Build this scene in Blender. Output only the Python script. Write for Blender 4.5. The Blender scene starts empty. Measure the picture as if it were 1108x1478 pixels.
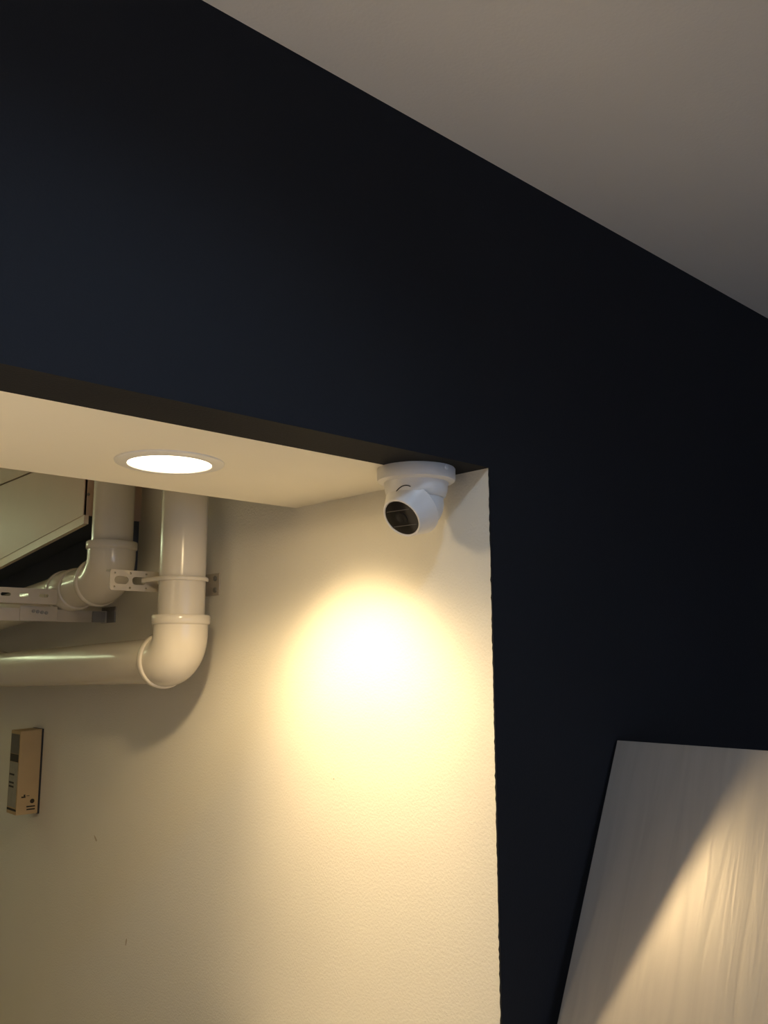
import bpy, bmesh, math, random
from mathutils import Vector, Matrix

random.seed(7)
SC = bpy.context.scene
COL = SC.collection
E = 1.65                      # eye height of the photographer above the floor

# ------------------------------------------------------------------ camera
cd = bpy.data.cameras.new('camera')
cam = bpy.data.objects.new('camera', cd)
COL.objects.link(cam)
cd.sensor_fit = 'VERTICAL'
cd.sensor_height = 36.0
cd.sensor_width = 27.0
cd.lens = 1270.0 / 1478.0 * 36.0
cd.clip_start = 0.02
fwd = Vector((0.66380409, 0.7299618, 0.16284935))
rgt = Vector((0.74011542, -0.67247513, -0.00252065))
upv = -Vector((0.10767216, 0.12220054, -0.98664773))
m = Matrix.Identity(4)
for i in range(3):
    m[i][0] = rgt[i]; m[i][1] = upv[i]; m[i][2] = -fwd[i]
m[2][3] = E
cam.matrix_world = m
SC.camera = cam

# ------------------------------------------------------------------ world, exposure
w = bpy.data.worlds.new('world')
SC.world = w
w.use_nodes = True
bg = w.node_tree.nodes['Background']
bg.inputs[0].default_value = (0.55, 0.68, 1.0, 1)
bg.inputs[1].default_value = 2.6
vs = SC.view_settings
vs.view_transform = 'Standard'
vs.look = 'None'
vs.gamma = 1.0
vs.use_curve_mapping = False
vs.exposure = 0.0
WARM = (1.0, 0.745, 0.41)
DL_EMIT = 7.0       # luminous disc of a downlight
DL_BEAM = 0.7         # its wide light
DL_SPOT = 20.0        # its accent beam
ROOM_LAMP = 2.0       # cool ceiling panel in the front room
UP_FILL = 12.0        # added warm uplighter that brightens the ceiling
TUBE = 12.0            # greenish fluorescent tube in the back room

# ------------------------------------------------------------------ materials
def mat(name, color, rough=0.5, spec=0.5, bump=None, var=None, metal=0.0, emit=None, coat=0.0):
    """bump=(scale, strength, distance)   var=(scale, amount) - colour mottling"""
    M = bpy.data.materials.new(name)
    M.use_nodes = True
    nt = M.node_tree
    b = nt.nodes['Principled BSDF']
    b.inputs['Base Color'].default_value = (*color, 1)
    b.inputs['Roughness'].default_value = rough
    b.inputs['Specular IOR Level'].default_value = spec
    b.inputs['Metallic'].default_value = metal
    b.inputs['Coat Weight'].default_value = coat
    tc = nt.nodes.new('ShaderNodeTexCoord')
    if bump:
        n = nt.nodes.new('ShaderNodeTexNoise')
        n.inputs['Scale'].default_value = bump[0]
        n.inputs['Detail'].default_value = 4
        nt.links.new(tc.outputs['Object'], n.inputs['Vector'])
        bp = nt.nodes.new('ShaderNodeBump')
        bp.inputs['Strength'].default_value = bump[1]
        bp.inputs['Distance'].default_value = bump[2]
        nt.links.new(n.outputs['Fac'], bp.inputs['Height'])
        nt.links.new(bp.outputs['Normal'], b.inputs['Normal'])
    if var:
        n = nt.nodes.new('ShaderNodeTexNoise')
        n.inputs['Scale'].default_value = var[0]
        n.inputs['Detail'].default_value = 3
        nt.links.new(tc.outputs['Object'], n.inputs['Vector'])
        mx = nt.nodes.new('ShaderNodeMix')
        mx.data_type = 'RGBA'
        a = var[1]
        mx.inputs['A'].default_value = (*[c * (1 - a) for c in color], 1)
        mx.inputs['B'].default_value = (*[min(1, c * (1 + a)) for c in color], 1)
        nt.links.new(n.outputs['Fac'], mx.inputs['Factor'])
        nt.links.new(mx.outputs['Result'], b.inputs['Base Color'])
    if emit:
        b.inputs['Emission Color'].default_value = (*emit[0], 1)
        b.inputs['Emission Strength'].default_value = emit[1]
    return M

M = {}
M['navy'] = mat('navy_paint', (0.0180, 0.0186, 0.0212), 0.85, 0.12, bump=(260, 0.35, 0.002), var=(3, 0.12))
M['cream'] = mat('cream_wallpaper', (0.80, 0.76, 0.66), 0.8, 0.2, bump=(230, 0.45, 0.0022), var=(5, 0.03))
M['soffit'] = mat('cream_soffit_paint', (0.88, 0.83, 0.70), 0.75, 0.2, bump=(150, 0.1, 0.001))
M['ceiling'] = mat('white_ceiling_paper', (0.82, 0.80, 0.76), 0.85, 0.2, bump=(180, 0.25, 0.0015), var=(4, 0.04))
M['floor'] = mat('beige_floor', (0.50, 0.44, 0.36), 0.5, 0.4, var=(6, 0.1))
M['roomwall'] = mat('beige_room_wall', (0.55, 0.52, 0.46), 0.85, 0.2, bump=(120, 0.2, 0.001))
M['pvc'] = mat('ivory_pvc', (0.72, 0.655, 0.54), 0.18, 0.5, var=(9, 0.03))
M['steel'] = mat('galvanised_steel', (0.52, 0.455, 0.355), 0.45, 0.4, metal=0.1, var=(40, 0.08))
M['steeldark'] = mat('dull_steel', (0.30, 0.28, 0.24), 0.5, 0.5, metal=0.6)
M['casing'] = mat('casing_laminate', (0.67, 0.49, 0.355), 0.45, 0.4, var=(8, 0.04))
M['casingtrim'] = mat('casing_trim', (0.76, 0.61, 0.44), 0.4, 0.4)
M['darkblue'] = mat('dark_blue', (0.075, 0.085, 0.105), 0.6, 0.3, var=(12, 0.15))
M['camwhite'] = mat('white_camera_plastic', (0.76, 0.735, 0.69), 0.38, 0.5)
M['camgap'] = mat('dark_gasket', (0.03, 0.028, 0.026), 0.6, 0.3)
M['lens'] = mat('black_lens_glass', (0.010, 0.009, 0.009), 0.16, 0.5)
M['lensdark'] = mat('lens_inner', (0.012, 0.011, 0.011), 0.25, 0.5)
M['rib'] = mat('dark_rib', (0.11, 0.10, 0.09), 0.4, 0.4)
M['screw'] = mat('bright_screw', (0.85, 0.85, 0.82), 0.3, 0.6, metal=0.3)
M['trimring'] = mat('white_downlight_trim', (0.82, 0.80, 0.74), 0.35, 0.4)
M['led'] = mat('lit_diffuser', (0.9, 0.9, 0.9), 0.5, 0.2, emit=((1.0, 0.84, 0.6), DL_EMIT))
M['panel_led'] = mat('lit_cool_diffuser', (0.9, 0.9, 0.9), 0.5, 0.2, emit=((0.62, 0.78, 1.0), 6.0))
M['fillbulb'] = mat('lit_fill_bulb', (0.9, 0.9, 0.9), 0.4, 0.3, emit=((1.0, 0.80, 0.56), 8.0))
M['tube'] = mat('lit_green_white_tube', (0.9, 0.9, 0.9), 0.4, 0.3, emit=((0.85, 1.0, 0.60), TUBE))
M['counter'] = mat('bounce_worktop', (0.86, 0.80, 0.70), 0.4, 0.4, var=(5, 0.04))
M['card'] = mat('tan_cardboard', (0.46, 0.33, 0.17), 0.7, 0.3, var=(14, 0.1))
M['print'] = mat('dark_print', (0.030, 0.022, 0.012), 0.6, 0.3)
M['label'] = mat('grey_label', (0.30, 0.28, 0.22), 0.5, 0.3, var=(60, 0.2))
M['labeldark'] = mat('olive_label', (0.085, 0.075, 0.045), 0.4, 0.4, var=(80, 0.3))
M['blue'] = mat('blue_plastic', (0.03, 0.05, 0.16), 0.4, 0.4)
M['black'] = mat('black_plastic', (0.02, 0.02, 0.02), 0.5, 0.4)
M['smudge'] = mat('brown_scuff', (0.55, 0.46, 0.33), 0.8, 0.2)

def wood():
    mm = bpy.data.materials.new('pale_brushed_board')
    mm.use_nodes = True
    nt = mm.node_tree
    b = nt.nodes['Principled BSDF']
    b.inputs['Roughness'].default_value = 0.39
    b.inputs['Specular IOR Level'].default_value = 0.9
    b.inputs['Metallic'].default_value = 0.30
    tc = nt.nodes.new('ShaderNodeTexCoord')
    mp = nt.nodes.new('ShaderNodeMapping')
    mp.inputs['Scale'].default_value = (34, 2.2, 1)      # object x across the board, y along the slope
    n = nt.nodes.new('ShaderNodeTexNoise')
    n.inputs['Scale'].default_value = 1.6
    n.inputs['Detail'].default_value = 5
    n.inputs['Distortion'].default_value = 0.8
    nt.links.new(tc.outputs['Object'], mp.inputs['Vector'])
    nt.links.new(mp.outputs['Vector'], n.inputs['Vector'])
    r = nt.nodes.new('ShaderNodeValToRGB')
    r.color_ramp.elements[0].position = 0.30
    r.color_ramp.elements[0].color = (0.37, 0.335, 0.29, 1)
    r.color_ramp.elements[1].position = 0.62
    r.color_ramp.elements[1].color = (0.41, 0.37, 0.32, 1)
    nt.links.new(n.outputs['Fac'], r.inputs['Fac'])
    nt.links.new(r.outputs['Color'], b.inputs['Base Color'])
    bp = nt.nodes.new('ShaderNodeBump')
    bp.inputs['Strength'].default_value = 0.25
    bp.inputs['Distance'].default_value = 0.002
    nt.links.new(n.outputs['Fac'], bp.inputs['Height'])
    nt.links.new(bp.outputs['Normal'], b.inputs['Normal'])
    return mm
M['board'] = wood()

# ------------------------------------------------------------------ mesh helpers
# every coordinate below is given relative to the eye height; base z of 0 means E above the floor
def link(name, me, material, parent=None, loc=None, smooth=False):
    me.materials.append(M[material] if isinstance(material, str) else material)
    if smooth:
        for p in me.polygons:
            p.use_smooth = True
    o = bpy.data.objects.new(name, me)
    COL.objects.link(o)
    if parent is not None:
        o.parent = parent
    if loc is not None:
        o.location = loc
    return o

def obj(name, bm, material, parent=None, loc=None, smooth=False, bevel=0.0):
    bmesh.ops.recalc_face_normals(bm, faces=bm.faces)
    me = bpy.data.meshes.new(name)
    bm.to_mesh(me)
    bm.free()
    o = link(name, me, material, parent, loc, smooth)
    if bevel:
        md = o.modifiers.new('bevel', 'BEVEL')
        md.width = bevel
        md.segments = 2
        md.limit_method = 'ANGLE'
    if smooth:
        md = o.modifiers.new('split', 'EDGE_SPLIT')
        md.split_angle = math.radians(38)
    return o

def add_box(bm, lo, hi):
    vs_ = [bm.verts.new((x, y, z)) for x in (lo[0], hi[0]) for y in (lo[1], hi[1]) for z in (lo[2], hi[2])]
    for f in ((0, 1, 3, 2), (4, 6, 7, 5), (0, 4, 5, 1), (2, 3, 7, 6), (0, 2, 6, 4), (1, 5, 7, 3)):
        bm.faces.new([vs_[i] for i in f])

def box(lo, hi):
    bm = bmesh.new()
    add_box(bm, lo, hi)
    return bm

def prism(pts, axis, a, b):
    """extrude polygon pts (in the two other axes) along axis from a to b"""
    bm = bmesh.new()
    def P(p, t):
        if axis == 0: return (t, p[0], p[1])
        if axis == 1: return (p[0], t, p[1])
        return (p[0], p[1], t)
    A = [bm.verts.new(P(p, a)) for p in pts]
    B = [bm.verts.new(P(p, b)) for p in pts]
    bm.faces.new(A)
    bm.faces.new(B)
    n = len(pts)
    for i in range(n):
        bm.faces.new([A[i], A[(i + 1) % n], B[(i + 1) % n], B[i]])
    return bm

def add_lathe(bm, prof, seg=48, mat4=None):
    """prof: list of (r, z); revolve about z"""
    rings = []
    for r, z in prof:
        if r < 1e-6:
            v = Vector((0, 0, z))
            rings.append([bm.verts.new(mat4 @ v if mat4 else v)])
        else:
            ring = []
            for k in range(seg):
                a = 2 * math.pi * k / seg
                v = Vector((r * math.cos(a), r * math.sin(a), z))
                ring.append(bm.verts.new(mat4 @ v if mat4 else v))
            rings.append(ring)
    for A, B in zip(rings, rings[1:]):
        for k in range(seg):
            k2 = (k + 1) % seg
            if len(A) == 1 and len(B) == 1:
                continue
            if len(A) == 1:
                bm.faces.new([A[0], B[k], B[k2]])
            elif len(B) == 1:
                bm.faces.new([A[k], A[k2], B[0]])
            else:
                bm.faces.new([A[k], A[k2], B[k2], B[k]])

def lathe(prof, seg=48, mat4=None):
    bm = bmesh.new()
    add_lathe(bm, prof, seg, mat4)
    return bm

def add_tube(bm, pts, r, seg=20, closed=False, rz=None):
    """sweep a circle (or an ellipse r x rz) along pts"""
    pts = [Vector(p) for p in pts]
    n = len(pts)
    rings = []
    ref = None
    for i, p in enumerate(pts):
        if closed:
            t = (pts[(i + 1) % n] - pts[i - 1]).normalized()
        else:
            t = (pts[min(i + 1, n - 1)] - pts[max(i - 1, 0)]).normalized()
        if ref is None:
            ref = Vector((0, 0, 1)) if abs(t.z) < 0.9 else Vector((1, 0, 0))
        s = t.cross(ref).normalized()
        u = s.cross(t).normalized()
        ref = u
        rr = r(i) if callable(r) else r
        r2 = rz if rz else rr
        rings.append([bm.verts.new(p + s * rr * math.cos(2 * math.pi * k / seg) + u * r2 * math.sin(2 * math.pi * k / seg)) for k in range(seg)])
    pairs = list(zip(rings, rings[1:]))
    if closed:
        pairs.append((rings[-1], rings[0]))
    for A, B in pairs:
        for k in range(seg):
            bm.faces.new([A[k], A[(k + 1) % seg], B[(k + 1) % seg], B[k]])
    if not closed:
        bm.faces.new(rings[0])
        bm.faces.new(rings[-1])

def tube(pts, r, seg=20, closed=False, rz=None):
    bm = bmesh.new()
    add_tube(bm, pts, r, seg, closed, rz)
    return bm

def stadium(cx, cz, hw, hh, n=6):
    out = []
    for s, a0 in ((1, -90), (-1, 90)):
        for k in range(n + 1):
            a = math.radians(a0 + 180 * k / n)
            out.append((cx + s * (hw - hh) + hh * math.cos(a), cz + hh * math.sin(a)))
    return out

def circle(cx, cz, r, n=12):
    return [(cx + r * math.cos(2 * math.pi * k / n), cz + r * math.sin(2 * math.pi * k / n)) for k in range(n)]

def rrect(x0, z0, x1, z1, r, n=4):
    out = []
    for cx, cz, a0 in ((x1 - r, z0 + r, -90), (x1 - r, z1 - r, 0), (x0 + r, z1 - r, 90), (x0 + r, z0 + r, 180)):
        for k in range(n + 1):
            a = math.radians(a0 + 90 * k / n)
            out.append((cx + r * math.cos(a), cz + r * math.sin(a)))
    return out

def plate(outer, holes, y0, y1):
    """perforated plate in the x-z plane from y0 to y1, holes punched right through"""
    bm = bmesh.new()
    edges = []
    for loop in [outer] + holes:
        vv = [bm.verts.new((p[0], y0, p[1])) for p in loop]
        for i in range(len(vv)):
            edges.append(bm.edges.new((vv[i], vv[(i + 1) % len(vv)])))
    bmesh.ops.triangle_fill(bm, use_beauty=True, use_dissolve=False, edges=edges)
    ret = bmesh.ops.extrude_face_region(bm, geom=list(bm.faces))
    bmesh.ops.translate(bm, vec=(0, y1 - y0, 0), verts=[g for g in ret['geom'] if isinstance(g, bmesh.types.BMVert)])
    return bm

def tag(o, label=None, cat=None, group=None, kind=None):
    if label: o['label'] = label
    if cat: o['category'] = cat
    if group: o['group'] = group
    if kind: o['kind'] = kind
    return o

def thing(name, loc, label, cat, group=None):
    o = bpy.data.objects.new(name, None)
    o.empty_display_size = 0.05
    COL.objects.link(o)
    o.location = loc
    return tag(o, label, cat, group)

def struct(name, bm, material, label=None, bevel=0.0):
    o = obj(name, bm, material, None, (0, 0, E), bevel=bevel)
    return tag(o, label, kind='structure')

# ------------------------------------------------------------------ the setting
YW = 0.909         # face of the dark wall
YS = 1.007         # where the dark header ends and the cream soffit begins
YB = 1.427         # back edge of the soffit
XJ = 1.056         # cream side wall of the back room
ZL = 0.30          # underside of the header
ZC = 0.84          # ceiling
FL = -E            # floor
X0, X1, Y0, Y1 = -2.6, 4.2, -3.2, 4.2

struct('floor', box((X0 - .1, Y0 - .1, FL - 0.1), (X1 + .1, Y1 + .1, FL)), 'floor', 'beige floor below the picture')
struct('ceiling', box((X0 - .1, Y0 - .1, ZC), (X1 + .1, Y1 + .1, ZC + 0.1)), 'ceiling', 'off white ceiling above the dark wall')
# dark wall: header over the opening, and the leaf right of the opening
wf = struct('wall_front', box((X0, YW, ZL), (XJ, YS, ZC)), 'navy', 'near black navy wall with a wide opening')
leaf = obj('wall_leaf', box((XJ, YW, FL), (X1, YW + 0.0016, ZC)), 'navy', wf)
def ragged(a, b, fixed, horizontal):
    """the uneven paint edge along an arris"""
    bm = bmesh.new()
    n = 240
    A, B = [], []
    for i in range(n + 1):
        t = a + (b - a) * i / n
        d = 0.0006 + 0.0016 * random.random() ** 2
        if horizontal:
            A.append(bm.verts.new((t, YS - 0.002, fixed - 0.0003))); B.append(bm.verts.new((t, YS + d, fixed - 0.0003)))
        else:
            A.append(bm.verts.new((fixed - 0.0003, YW, t))); B.append(bm.verts.new((fixed - 0.0003 - 0.0004 * random.random(), YW + 0.0015 + d, t)))
    for i in range(n):
        bm.faces.new([A[i], A[i + 1], B[i + 1], B[i]])
    return bm
obj('paint_edge', ragged(FL + 0.6, ZL, XJ, False), 'navy', wf)
struct('wall_right', box((XJ, YW + 0.0016, FL), (XJ + 0.10, Y1, ZC)), 'cream', 'cream textured side wall of the back room lit by the downlight')
struct('ceiling_soffit', box((X0, YS, ZL), (XJ, YB, ZC)), 'soffit', 'cream soffit behind the dark header')
struct('wall_back', box((X0, Y1, FL), (XJ, Y1 + 0.1, ZC)), 'cream', 'far wall of the back room')
struct('wall_left', box((X0 - 0.1, Y0, FL), (X0, Y1 + 0.1, ZC)), 'roomwall', 'left wall out of the picture')
struct('wall_east', box((X1, Y0, FL), (X1 + 0.1, YW, ZC)), 'roomwall', 'right end wall of the front room')
# wall behind the photographer, with a window added for cool fill light
bm = bmesh.new()
add_box(bm, (X0, Y0 - 0.1, FL), (-1.2, Y0, ZC))
add_box(bm, (1.6, Y0 - 0.1, FL), (X1, Y0, ZC))
add_box(bm, (-1.2, Y0 - 0.1, FL), (1.6, Y0, FL + 0.8))
add_box(bm, (-1.2, Y0 - 0.1, FL + 2.1), (1.6, Y0, ZC))
struct('wall_rear', bm, 'roomwall', 'wall behind the photographer with an added fill window')
bm = bmesh.new()
for (a, b) in (((-1.2, FL + 0.8), (1.6, FL + 0.85)), ((-1.2, FL + 2.05), (1.6, FL + 2.1)), ((-1.2, FL + 0.85), (-1.15, FL + 2.05)), ((1.55, FL + 0.85), (1.6, FL + 2.05)), ((0.18, FL + 0.85), (0.22, FL + 2.05))):
    add_box(bm, (a[0], Y0 - 0.08, a[1]), (b[0], Y0 - 0.03, b[1]))
struct('fill_window', bm, 'camwhite', 'frame of the added fill window behind the photographer')

# small scuffs on the cream wall
wr = bpy.data.objects['wall_right']
for (y, z, ln, hh, an) in ((2.279, -0.463, 0.011, 0.0035, 0.6), (2.085, -0.674, 0.0035, 0.0085, 0.25), (1.30, -0.22, 0.002, 0.0015, 0)):
    bm = bmesh.new()
    vv = []
    for k in range(10):
        a = 2 * math.pi * k / 10
        q = 0.75 + 0.5 * random.random()
        dy, dz = ln * q * math.cos(a), hh * q * math.sin(a)
        vv.append(bm.verts.new((XJ - 0.0004, y + dy * math.cos(an) - dz * math.sin(an), z + dy * math.sin(an) + dz * math.cos(an))))
    bm.faces.new(vv)
    obj('scuff_mark', bm, 'smudge', wr)

# ------------------------------------------------------------------ downlights in the soffit
# photometric profile of the reflector downlight: vertical angle, relative candela
PROFILE = ((0, .30), (30, .29), (45, .30), (50, .35), (56, .36), (62, .26), (66, .17), (70, .09), (74, .05), (80, .035), (88, .02), (90, 0))
IES = bpy.data.texts.new('downlight_profile')
IES.write('IESNA:LM-63-2002\nTILT=NONE\n1 -1 1 %d 1 1 2 0 0 0\n1 1 0\n' % len(PROFILE)
          + ' '.join('%g' % a for a, c in PROFILE) + '\n0\n' + ' '.join('%g' % (c * 1000) for a, c in PROFILE) + '\n')
def downlight(x, y, label, power=1.0, tilt=0.0):
    t = thing('recessed_downlight', (x, y, E + ZL), label, 'downlight', 'downlights in the soffit')
    obj('trim_ring', lathe([(0.0835, 0.0), (0.083, -0.0022), (0.080, -0.0036), (0.069, -0.0048), (0.0645, -0.0046), (0.0635, -0.003), (0.0635, 0.0), (0.0835, 0.0)], 72), 'trimring', t, smooth=True)
    obj('diffuser', lathe([(0.0, -0.0026), (0.0634, -0.0026), (0.0634, -0.0006), (0.0, -0.0006)], 64), 'led', t, smooth=True)
    ld = bpy.data.lights.new('downlight_beam', 'POINT')
    ld.energy = DL_BEAM * power
    ld.color = WARM
    ld.shadow_soft_size = 0.026
    ld.use_nodes = True
    nt = ld.node_tree
    ies = nt.nodes.new('ShaderNodeTexIES')
    ies.mode = 'INTERNAL'
    ies.ies = IES
    nt.links.new(ies.outputs['Fac'], nt.nodes['Emission'].inputs['Strength'])
    lo = bpy.data.objects.new('downlight_beam', ld)
    COL.objects.link(lo)
    lo.parent = t
    lo.location = (0, 0, -0.032)
    ld = bpy.data.lights.new('downlight_accent', 'SPOT')
    ld.energy = DL_SPOT * power
    ld.color = WARM
    ld.spot_size = math.radians(70)
    ld.spot_blend = 1.0
    ld.shadow_soft_size = 0.026
    lo = bpy.data.objects.new('downlight_accent', ld)
    COL.objects.link(lo)
    lo.parent = t
    lo.location = (0, 0, -0.032)
    lo.rotation_euler = (0, -tilt, 0)        # the adjustable lamp inside is turned towards the side wall
    return t
downlight(0.653, 1.212, 'lit round downlight with thin white trim in the cream soffit', 1.0, math.radians(43))
downlight(-0.35, 1.212, 'second lit downlight further left along the soffit, out of the picture', 0.36)
downlight(-1.35, 1.212, 'third lit downlight, added for more bounce at the left end of the soffit, out of the picture')  # extra lamp, added to lift the bounce on soffit and ceiling

# ------------------------------------------------------------------ dome camera
CB = Vector((0.977, 0.997, ZL))
tc_ = thing('security_camera', CB + Vector((0, 0, E)), 'white turret security camera with black lens under the dark header', 'camera')
obj('mounting_ring', lathe([(0, 0), (0.0625, 0), (0.0635, -0.0015), (0.0635, -0.0165), (0.0622, -0.0205), (0.059, -0.0225), (0.0525, -0.0235), (0, -0.0235)], 72), 'camwhite', tc_, smooth=True)
BC = Vector((0, 0, -0.056))
nn = Vector((-0.785, -0.081, -0.610)).normalized()
q = nn.to_track_quat('Z', 'Y').to_matrix().to_4x4()
TM = Matrix.Translation(BC) @ q
# cup that carries the ball
cup = obj('socket_cup', lathe([(0.0525, -0.022), (0.0518, -0.028), (0.0500, -0.038), (0.0470, -0.046), (0.0445, -0.0485), (0.0425, -0.0465), (0.042, -0.03), (0.042, -0.022)], 64), 'camwhite', tc_, smooth=True)
prof = [(0.0445 * math.sin(math.radians(a)), 0.0445 * math.cos(math.radians(a))) for a in range(180, 60, -6)]
ball = obj('ball_housing', lathe(prof + [(0, prof[-1][1])], 56, TM), 'camwhite', tc_, smooth=True)
obj('ball_seam', lathe([(0.0432, 0.0112), (0.0440, 0.0112), (0.0440, 0.0128), (0.0432, 0.0128)], 56, TM), 'camgap', ball, smooth=True)
hood = obj('lens_hood', lathe([(0.0, 0.010), (0.0430, 0.0126), (0.0482, 0.0132), (0.0486, 0.0150), (0.0462, 0.0185), (0.0405, 0.031), (0.0350, 0.0440), (0.0340, 0.0462), (0.0324, 0.0468), (0.0308, 0.0462), (0.0302, 0.0445), (0.0, 0.0445)], 64, TM), 'camwhite', tc_, smooth=True)
face = obj('lens_face', lathe([(0.0, 0.0440), (0.0302, 0.0440), (0.0302, 0.0457), (0.0295, 0.0461), (0.0, 0.0463)], 64, TM), 'lens', tc_, smooth=True)
tag(face, 'glossy black lens face')
obj('lens', lathe([(0.0, 0.0463), (0.0105, 0.0464), (0.0105, 0.0472), (0.0085, 0.0475), (0.0070, 0.0468), (0.0, 0.0474)], 32, TM), 'lensdark', face, smooth=True)
# two fine ribs dividing the face into window bands
side = (fwd.cross(nn)).normalized()
for dz in (-0.0135, 0.0140):
    bm = bmesh.new()
    upn = nn.cross(Vector((0, 0, 1)).cross(nn).normalized()).normalized()
    hx = Vector((0, 0, 1)).cross(nn).normalized()
    ctr = BC + nn * 0.0464 + upn * dz
    L = math.sqrt(0.0292 ** 2 - dz ** 2)
    add_tube(bm, [ctr - hx * L * 0.9, ctr, ctr + hx * L * 0.9], 0.0005, 6)
    obj('face_rib', bm, 'rib', face)
# dark slit in the cup above the lens hood
rh = Vector((0.74, -0.672, 0)).normalized()
th = Vector((-0.68, -0.73, 0)).normalized()
arc = []
for k_ in range(25):
    f_ = k_ / 24
    u_ = -0.0385 + 0.0285 * f_
    z_ = -0.0355 - 0.0150 * (1 - f_ / 0.72) ** 2
    r_ = (0.0518 + (z_ + 0.028) * 0.18 if z_ > -0.038 else 0.0500 + (z_ + 0.038) * 0.375) + 0.0001
    arc.append(rh * u_ + th * math.sqrt(r_ * r_ - u_ * u_) + Vector((0, 0, z_)))
obj('cup_slit', tube(arc, 0.0008, 8), 'camgap', cup, smooth=True)
# screw on the rim that faces the room
sd = Vector((0.077, -0.988, 0)).normalized()
sm = Matrix.Translation(sd * 0.0630 + Vector((0, 0, -0.0055))) @ sd.to_track_quat('Z', 'Y').to_matrix().to_4x4()
obj('rim_screw', lathe([(0.0, 0.0), (0.0042, 0.0), (0.0042, 0.0012), (0.003, 0.002), (0, 0.002)], 16, sm), 'screw', tc_, smooth=True)

# ------------------------------------------------------------------ drain pipes
PX = 0.953
RP = 0.0495
def elbow_center(zc, y0, rb, n=14):
    return [(0, y0 + rb - rb * math.cos(math.radians(90 * k / n)), zc + rb - rb * math.sin(math.radians(90 * k / n))) for k in range(n + 1)]

def drain(y, zax, slope, ylen, label, coupling):
    """vertical run at y, bending into a run along +y whose axis starts at zax"""
    t = thing('drain_pipe', (PX, y, E + zax), label, 'pipe', 'ivory drain pipes on the side wall')
    rb = 0.056
    obj('vertical_pipe', tube([(0, 0, 0.080), (0, 0, 0.3), (0, 0, ZC - zax)], RP, 40), 'pvc', t, smooth=True)
    el = obj('elbow', tube([(0, 0, 0.078)] + elbow_center(0, 0, rb) + [(0, rb + 0.006, -0.0005), (0, rb + 0.014, -0.001)], 0.0575, 40), 'pvc', t, smooth=True)
    obj('collar', lathe([(0.0500, 0.094), (0.0600, 0.0935), (0.0615, 0.0915), (0.0615, 0.077), (0.0602, 0.0745), (0.0570, 0.073)], 48), 'pvc', el, smooth=True)
    d = Vector((0, 1, slope)).normalized()
    o0 = Vector((0, rb + 0.014, -0.001))
    mm = Matrix.Translation(o0) @ d.to_track_quat('Z', 'Y').to_matrix().to_4x4()
    obj('collar', lathe([(0.0570, -0.011), (0.0605, -0.009), (0.0615, -0.007), (0.0615, 0.004), (0.0602, 0.006), (0.0498, 0.0065)], 48, mm), 'pvc', el, smooth=True)
    obj('horizontal_pipe', tube([o0 + d * 0.001, o0 + d * ylen * 0.5, o0 + d * ylen], RP, 40), 'pvc', t, smooth=True)
    if coupling:
        c0 = o0 + d * coupling
        mm = Matrix.Translation(c0) @ d.to_track_quat('Z', 'Y').to_matrix().to_4x4()
        obj('coupling', lathe([(0.0495, -0.05), (0.0535, -0.049), (0.0550, -0.046), (0.0550, 0.016), (0.0585, 0.019), (0.0585, 0.032), (0.0570, 0.034), (0.0495, 0.0345)], 48, mm), 'pvc', t, smooth=True)
    return t
drain(1.694, -0.004, -0.030, 2.2, 'nearer ivory drain pipe bending left below its collar', None)
drain(2.045, 0.188, -0.075, 1.95, 'farther ivory drain pipe whose elbow turns behind the perforated plate', 0.165)

# bracket of the nearer pipe: perforated angle standing out from the wall, U band round the pipe
yb = 1.765
b = thing('pipe_bracket', (XJ, yb, E + 0.164), 'pale perforated steel bracket and band holding the nearer vertical pipe', 'bracket', 'pipe brackets')
px = lambda X: X - XJ
holes = [stadium(px(0.848), 0.0, 0.0165, 0.0085), stadium(px(0.8885), 0.0, 0.0165, 0.0085)]
for X, zz in ((0.832, 0.0145), (0.832, -0.0145), (0.868, 0.0155), (0.868, -0.0155), (0.905, 0.0155), (0.905, -0.0155)):
    holes.append(circle(px(X), zz, 0.0024, 8))
for X in (0.945, 0.985, 1.022):
    holes.append(stadium(px(X), 0.0, 0.0135, 0.007))
obj('strut', plate(rrect(px(0.822), -0.022, -0.0035, 0.022, 0.005), holes, 0.0, 0.003), 'steel', b)
bm = box((px(0.824), 0.003, 0.019), (-0.0035, 0.026, 0.022))
obj('strut_flange', bm, 'steel', b)
bm = bmesh.new()
add_box(bm, (-0.0035, -0.058, -0.026), (0.0, 0.03, 0.024))
obj('wall_foot', bm, 'steel', b, bevel=0.001)
R = RP + 0.0035
pts = [(PX - XJ - R - 0.003, 0.0015, 0)] + [(PX - XJ - R, -0.012, 0)]
pts += [(PX - XJ - R * math.cos(math.radians(a)), (1.694 - yb) - R * math.sin(math.radians(a)), 0) for a in range(0, 181, 9)]
pts += [(PX - XJ + R, -0.004, 0)]
obj('pipe_band', tube(pts, 0.0028, 10, rz=0.0048), 'pvc', b, (0, 0, 0.002), smooth=True)
for X, zz in ((PX - XJ + R + 0.004, 0.0),):
    obj('band_nut', lathe([(0, -0.006), (0.0055, -0.006), (0.0055, 0.0), (0, 0.0)], 6, Matrix.Translation((X, -0.0005, zz)) @ Matrix.Rotation(math.radians(-90), 4, 'X')), 'steel', b)
# its two wall bolts
for zz in (0.012, -0.014):
    obj('wall_bolt', lathe([(0, 0), (0.006, 0), (0.006, 0.004), (0, 0.004)], 6, Matrix.Translation((-0.0035, -0.044, zz)) @ Matrix.Rotation(math.radians(-90), 4, 'Y')), 'steeldark', b)

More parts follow.
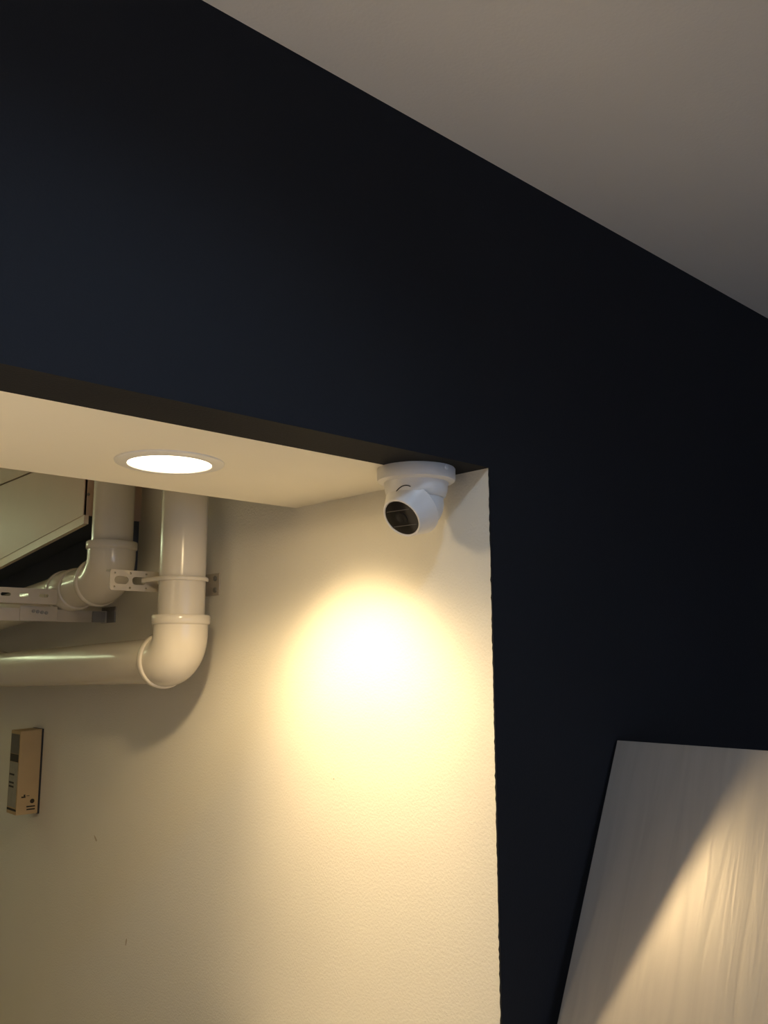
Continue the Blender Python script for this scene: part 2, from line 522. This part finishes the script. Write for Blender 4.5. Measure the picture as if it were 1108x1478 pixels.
# bracket of the farther pipe: slotted plate beside it, angle strut beneath it, wall foot
b = thing('pipe_bracket', (XJ, 2.272, E + 0.107), 'slotted steel support under the farther pipe running out of the left edge', 'bracket', 'pipe brackets')
holes = []
for X in (0.855, 0.806, 0.762, 0.712, 0.662):
    holes.append(stadium(px(X), 0.047, 0.0120, 0.0042))
obj('slotted_plate', plate(rrect(px(0.60), 0.029, px(0.889), 0.064, 0.003), holes, -0.066, -0.063), 'steel', b)
obj('plate_lip', box((px(0.60), -0.066, 0.0265), (px(0.889), -0.004, 0.029)), 'steel', b)
obj('strut', box((px(0.60), -0.004, -0.014), (-0.004, -0.001, 0.0175)), 'steel', b)
obj('strut_flange', box((px(0.60), -0.001, 0.0145), (-0.004, 0.028, 0.0175)), 'steeldark', b)
obj('wall_foot', box((-0.004, -0.05, -0.014), (0.0, 0.03, 0.028)), 'steeldark', b, bevel=0.001)
obj('foot_block', box((-0.046, -0.012, -0.013), (-0.012, -0.004, 0.015)), 'steeldark', b, bevel=0.001)
obj('end_cover', box((px(0.82), -0.008, -0.013), (px(0.915), -0.004, 0.024)), 'steel', b, bevel=0.001)
for X in (0.853, 0.864, 0.875, 0.886):
    obj('bolt_head', lathe([(0, 0), (0.0045, 0), (0.0045, 0.003), (0, 0.003)], 8, Matrix.Translation((px(X), -0.008, 0.010 + 0.004 * math.sin(X * 600))) @ Matrix.Rotation(math.radians(90), 4, 'X')), 'steeldark', b)

# clamp on the nearer pipe where it leaves the picture
yc, zc = 2.775, -0.004 - 0.030 * 0.90
b = thing('pipe_clamp', (PX, yc, E + zc - 0.075), 'small clamp with blue tab round the lower pipe at the left edge', 'clamp')
pts = [((RP + 0.002) * math.cos(2 * math.pi * k / 40), 0, 0.075 + (RP + 0.002) * math.sin(2 * math.pi * k / 40)) for k in range(40)]
obj('clamp_ring', tube(pts, 0.0022, 8, closed=True), 'steel', b, smooth=True)
obj('blue_tab', box((-0.064, -0.012, 0.085), (-0.052, 0.018, 0.100)), 'blue', b, bevel=0.002)
obj('clamp_bolt', prism([(-0.060, 0.050), (-0.048, 0.050), (-0.034, 0.012), (-0.028, 0.004), (-0.052, 0.006)], 1, -0.014, 0.010), 'black', b, bevel=0.001)
obj('clamp_foot', box((-0.120, -0.012, -0.014), (-0.030, 0.012, 0.008)), 'steel', b, bevel=0.001)

# ------------------------------------------------------------------ boxed-in casing above the pipes
XC = 0.90
c = thing('duct_casing', (XJ, 2.10, E + 0.33), 'cream panelled casing with angled bottom trim at upper left', 'casing')
yl = lambda y: y - 2.10
zb = lambda y: 0.352 - 0.110 * (y - 2.095) - 0.33          # bottom of the panels, falling away
zt = ZC - 0.33
YE = 3.60
zs = 0.517 - 0.33                                        # seam between upper and lower panel
obj('carcass', prism([(yl(2.112), zb(2.112) + 0.004), (yl(YE), zb(YE) + 0.004), (yl(YE), zt), (yl(2.112), zt)], 0, px(XC + 0.008), 0.0), 'darkblue', c)
obj('lower_panel', prism([(yl(2.104), zb(2.104)), (yl(YE), zb(YE)), (yl(YE), zs - 0.0025), (yl(2.104), zs - 0.0025)], 0, px(XC), px(XC + 0.008)), 'casing', c)
obj('upper_panel', prism([(yl(2.104), zs + 0.0025), (yl(YE), zs + 0.0025), (yl(YE), zt), (yl(2.104), zt)], 0, px(XC), px(XC + 0.008)), 'casing', c)
obj('end_panel', prism([(px(XC) + 0.003, zb(2.1)), (0, zb(2.1)), (0, zt), (px(XC) + 0.003, zt)], 1, 0.004, 0.012), 'casing', c)
obj('bottom_trim', prism([(yl(2.100), zb(2.10) - 0.022), (yl(YE), zb(YE) - 0.026), (yl(YE), zb(YE)), (yl(2.100), zb(2.10))], 0, px(XC + 0.002), px(XC + 0.014)), 'casingtrim', c)
obj('screw', lathe([(0, 0), (0.004, 0), (0.0035, 0.002), (0, 0.002)], 12, Matrix.Translation((px(0.912), 0.004, 0.075)) @ Matrix.Rotation(math.radians(90), 4, 'X')), 'steeldark', c)
# dark blue slab below the casing
bb = obj('lower_slab', prism([(yl(2.112), 0.215 - 0.33), (yl(YE), 0.10 - 0.33), (yl(YE), 0.1895 - 0.33), (yl(2.112), 0.3535 - 0.33)], 0, px(1.022), 0.0), 'darkblue', c)
tag(bb, 'dark blue slab under the casing')

# ------------------------------------------------------------------ small printed box on the wall
bx0, bx1 = 0.988, XJ - 0.006          # stands out from the wall
by0, by1 = 2.66, 2.735
bz0, bz1 = -0.446, -0.2105
k = thing('wall_box', (XJ, by0, E + bz0), 'narrow tan printed box fixed to the cream wall at left', 'box')
hz = bz1 - bz0
dx = bx0 - XJ
dy = by1 - by0
obj('carton', box((dx, 0, 0), (-0.006, dy, hz)), 'card', k, bevel=0.0015)
obj('back_slab', box((-0.006, 0.002, -0.002), (0.0, dy - 0.004, hz + 0.004)), 'black', k)  # thin black slab between carton and wall
lid = obj('top_flap', prism([(dx, hz), (-0.006, hz), (-0.006, hz + 0.003), (dx + 0.035, hz + 0.0015)], 1, 0.001, dy - 0.001), 'card', k)
def mark(x0, x1, z0, z1, m_='print'):     # print on the face towards the room
    obj('printed_mark', box((x0, -0.0004, z0), (x1, 0.0003, z1)), m_, k)
W = bx1 - bx0
mark(dx + 0.0288, dx + 0.0536, 0.0195, 0.0235)
mark(dx + 0.0296, dx + 0.0536, 0.0115, 0.0155)
mark(dx + 0.0128, dx + 0.0248, 0.047, 0.051)
mark(dx + 0.0192, dx + 0.0240, 0.051, 0.056)
mark(dx + 0.0272, dx + 0.0360, 0.051, 0.0525)
obj('printed_mark', lathe([(0, 0), (0.0065, 0), (0.0065, 0.0004), (0, 0.0004)], 14, Matrix.Translation((dx + 0.0448, 0.0, 0.036)) @ Matrix.Rotation(math.radians(90), 4, 'X')), 'print', k)
def smark(y0, y1, z0, z1, m_='print'):    # print on the narrow side
    obj('printed_mark', box((dx - 0.0004, y0, z0), (dx + 0.0003, y1, z1)), m_, k)
smark(0.006, dy - 0.004, 0.170, 0.226, 'labeldark')
smark(0.006, dy - 0.004, 0.147, 0.169)
smark(0.006, dy - 0.004, 0.020, 0.146, 'label')
for z0 in (0.108, 0.085, 0.074):
    obj('printed_mark', box((dx - 0.0008, 0.03, z0), (dx - 0.0003, dy - 0.008, z0 + 0.005)), 'print', k)
smark(0.002, dy - 0.002, 0.010, 0.016)

# ------------------------------------------------------------------ pale board leaning beside the dark wall
P0 = Vector((1.376, 0.9045, -0.145))
uu = Vector((0.071, -0.9975, 0)).normalized()            # along the top edge, away from the wall
vd = Vector((-0.4753, -0.0338, -0.8792)).normalized()    # down the slope
nv = uu.cross(vd).normalized()
if nv.x > 0: nv = -nv                                    # the face seen looks left and up
LEN = (E - 0.145 - 0.872) / 0.8792
WZ = 0.86
WID = 0.80
TH = 0.012
bm = bmesh.new()
add_box(bm, (0, -LEN, -TH), (WID, 0, 0))
o = obj('leaning_board', bm, 'board', bevel=0.0012)
m = Matrix.Identity(4)
for i in range(3):
    m[i][0] = uu[i]; m[i][1] = -vd[i]; m[i][2] = nv[i]
m[0][3], m[1][3], m[2][3] = P0.x, P0.y, P0.z + E
o.matrix_world = m
tag(o, 'pale brushed board leaning against the dark wall at lower right', 'board')

# ------------------------------------------------------------------ unseen counter, added to bounce light up to soffit and ceiling
t = thing('bounce_counter', (-0.75, 1.22, 0), 'pale counter added in the opening to bounce light, below the picture', 'counter')
obj('worktop', box((-1.7, -0.80, 0.83), (1.80, 0.30, 0.86)), 'counter', t, bevel=0.003)
obj('front_panel', box((-1.7, -0.72, 0.0), (1.80, -0.70, 0.83)), 'casing', t)
for X in (-1.69, 0.05, 1.77):
    obj('end_panel', box((X, -0.70, 0.0), (X + 0.02, 0.26, 0.83)), 'casing', t)

# ------------------------------------------------------------------ lamps out of the picture, with an added ceiling uplighter
t = thing('ceiling_panel_light', (0.30, 0.25, E + ZC), 'cool white ceiling light in the front room, out of the picture', 'ceiling light')
obj('rim', lathe([(0.11, 0.0), (0.11, -0.02), (0.10, -0.024), (0.096, -0.022), (0.096, 0.0)], 48), 'trimring', t, smooth=True)
obj('diffuser', lathe([(0, -0.019), (0.096, -0.019), (0.096, -0.015), (0, -0.015)], 48), 'panel_led', t, smooth=True)
ld = bpy.data.lights.new('panel_glow', 'SPOT')
ld.energy = ROOM_LAMP * 10; ld.color = (0.55, 0.74, 1.0); ld.spot_size = math.radians(160); ld.spot_blend = 0.6; ld.shadow_soft_size = 0.05
lo = bpy.data.objects.new('panel_glow', ld); COL.objects.link(lo); lo.parent = t; lo.location = (0, 0, -0.03)

t = thing('fill_uplighter', (-0.35, 0.78, 0.86), 'small black uplighter added to brighten the ceiling, out of the picture', 'fill light')  # added lamp, stands unseen and only lightens the ceiling
obj('base', lathe([(0, 0), (0.07, 0), (0.07, 0.010), (0.015, 0.018), (0, 0.018)], 32), 'black', t, smooth=True)
obj('pole', tube([(0, 0, 0.015), (0, 0, 0.15), (0, 0, 0.28)], 0.008, 12), 'black', t, smooth=True)
obj('bowl', lathe([(0.012, 0.275), (0.04, 0.285), (0.07, 0.33), (0.08, 0.37), (0.077, 0.37), (0.066, 0.333), (0.036, 0.292), (0.0, 0.288)], 40), 'black', t, smooth=True)
obj('bulb', lathe([(0.022 * math.sin(math.radians(a)), 0.325 + 0.022 * math.cos(math.radians(a))) for a in range(0, 181, 15)], 20), 'fillbulb', t, smooth=True)
ld = bpy.data.lights.new('ceiling_fill', 'SPOT')
ld.energy = UP_FILL; ld.color = (1.0, 0.80, 0.58); ld.spot_size = math.radians(145); ld.spot_blend = 0.6; ld.shadow_soft_size = 0.03
lo = bpy.data.objects.new('ceiling_fill', ld); COL.objects.link(lo); lo.parent = t; lo.location = (0, 0, 0.38); lo.rotation_euler = (math.pi, 0, 0)

t = thing('fluorescent_light', (0.25, Y1, E + 0.55), 'greenish fluorescent tube light on the far wall, out of the picture', 'wall light')
obj('housing', box((-0.60, -0.04, -0.035), (0.60, 0.0, 0.035)), 'trimring', t, bevel=0.004)
obj('tube', tube([(-0.56, -0.06, 0), (0, -0.06, 0), (0.56, -0.06, 0)], 0.015, 14), 'tube', t, smooth=True)
for X in (-0.57, 0.57):
    obj('lamp_holder', box((X - 0.012, -0.08, -0.018), (X + 0.012, -0.038, 0.018)), 'trimring', t, bevel=0.002)
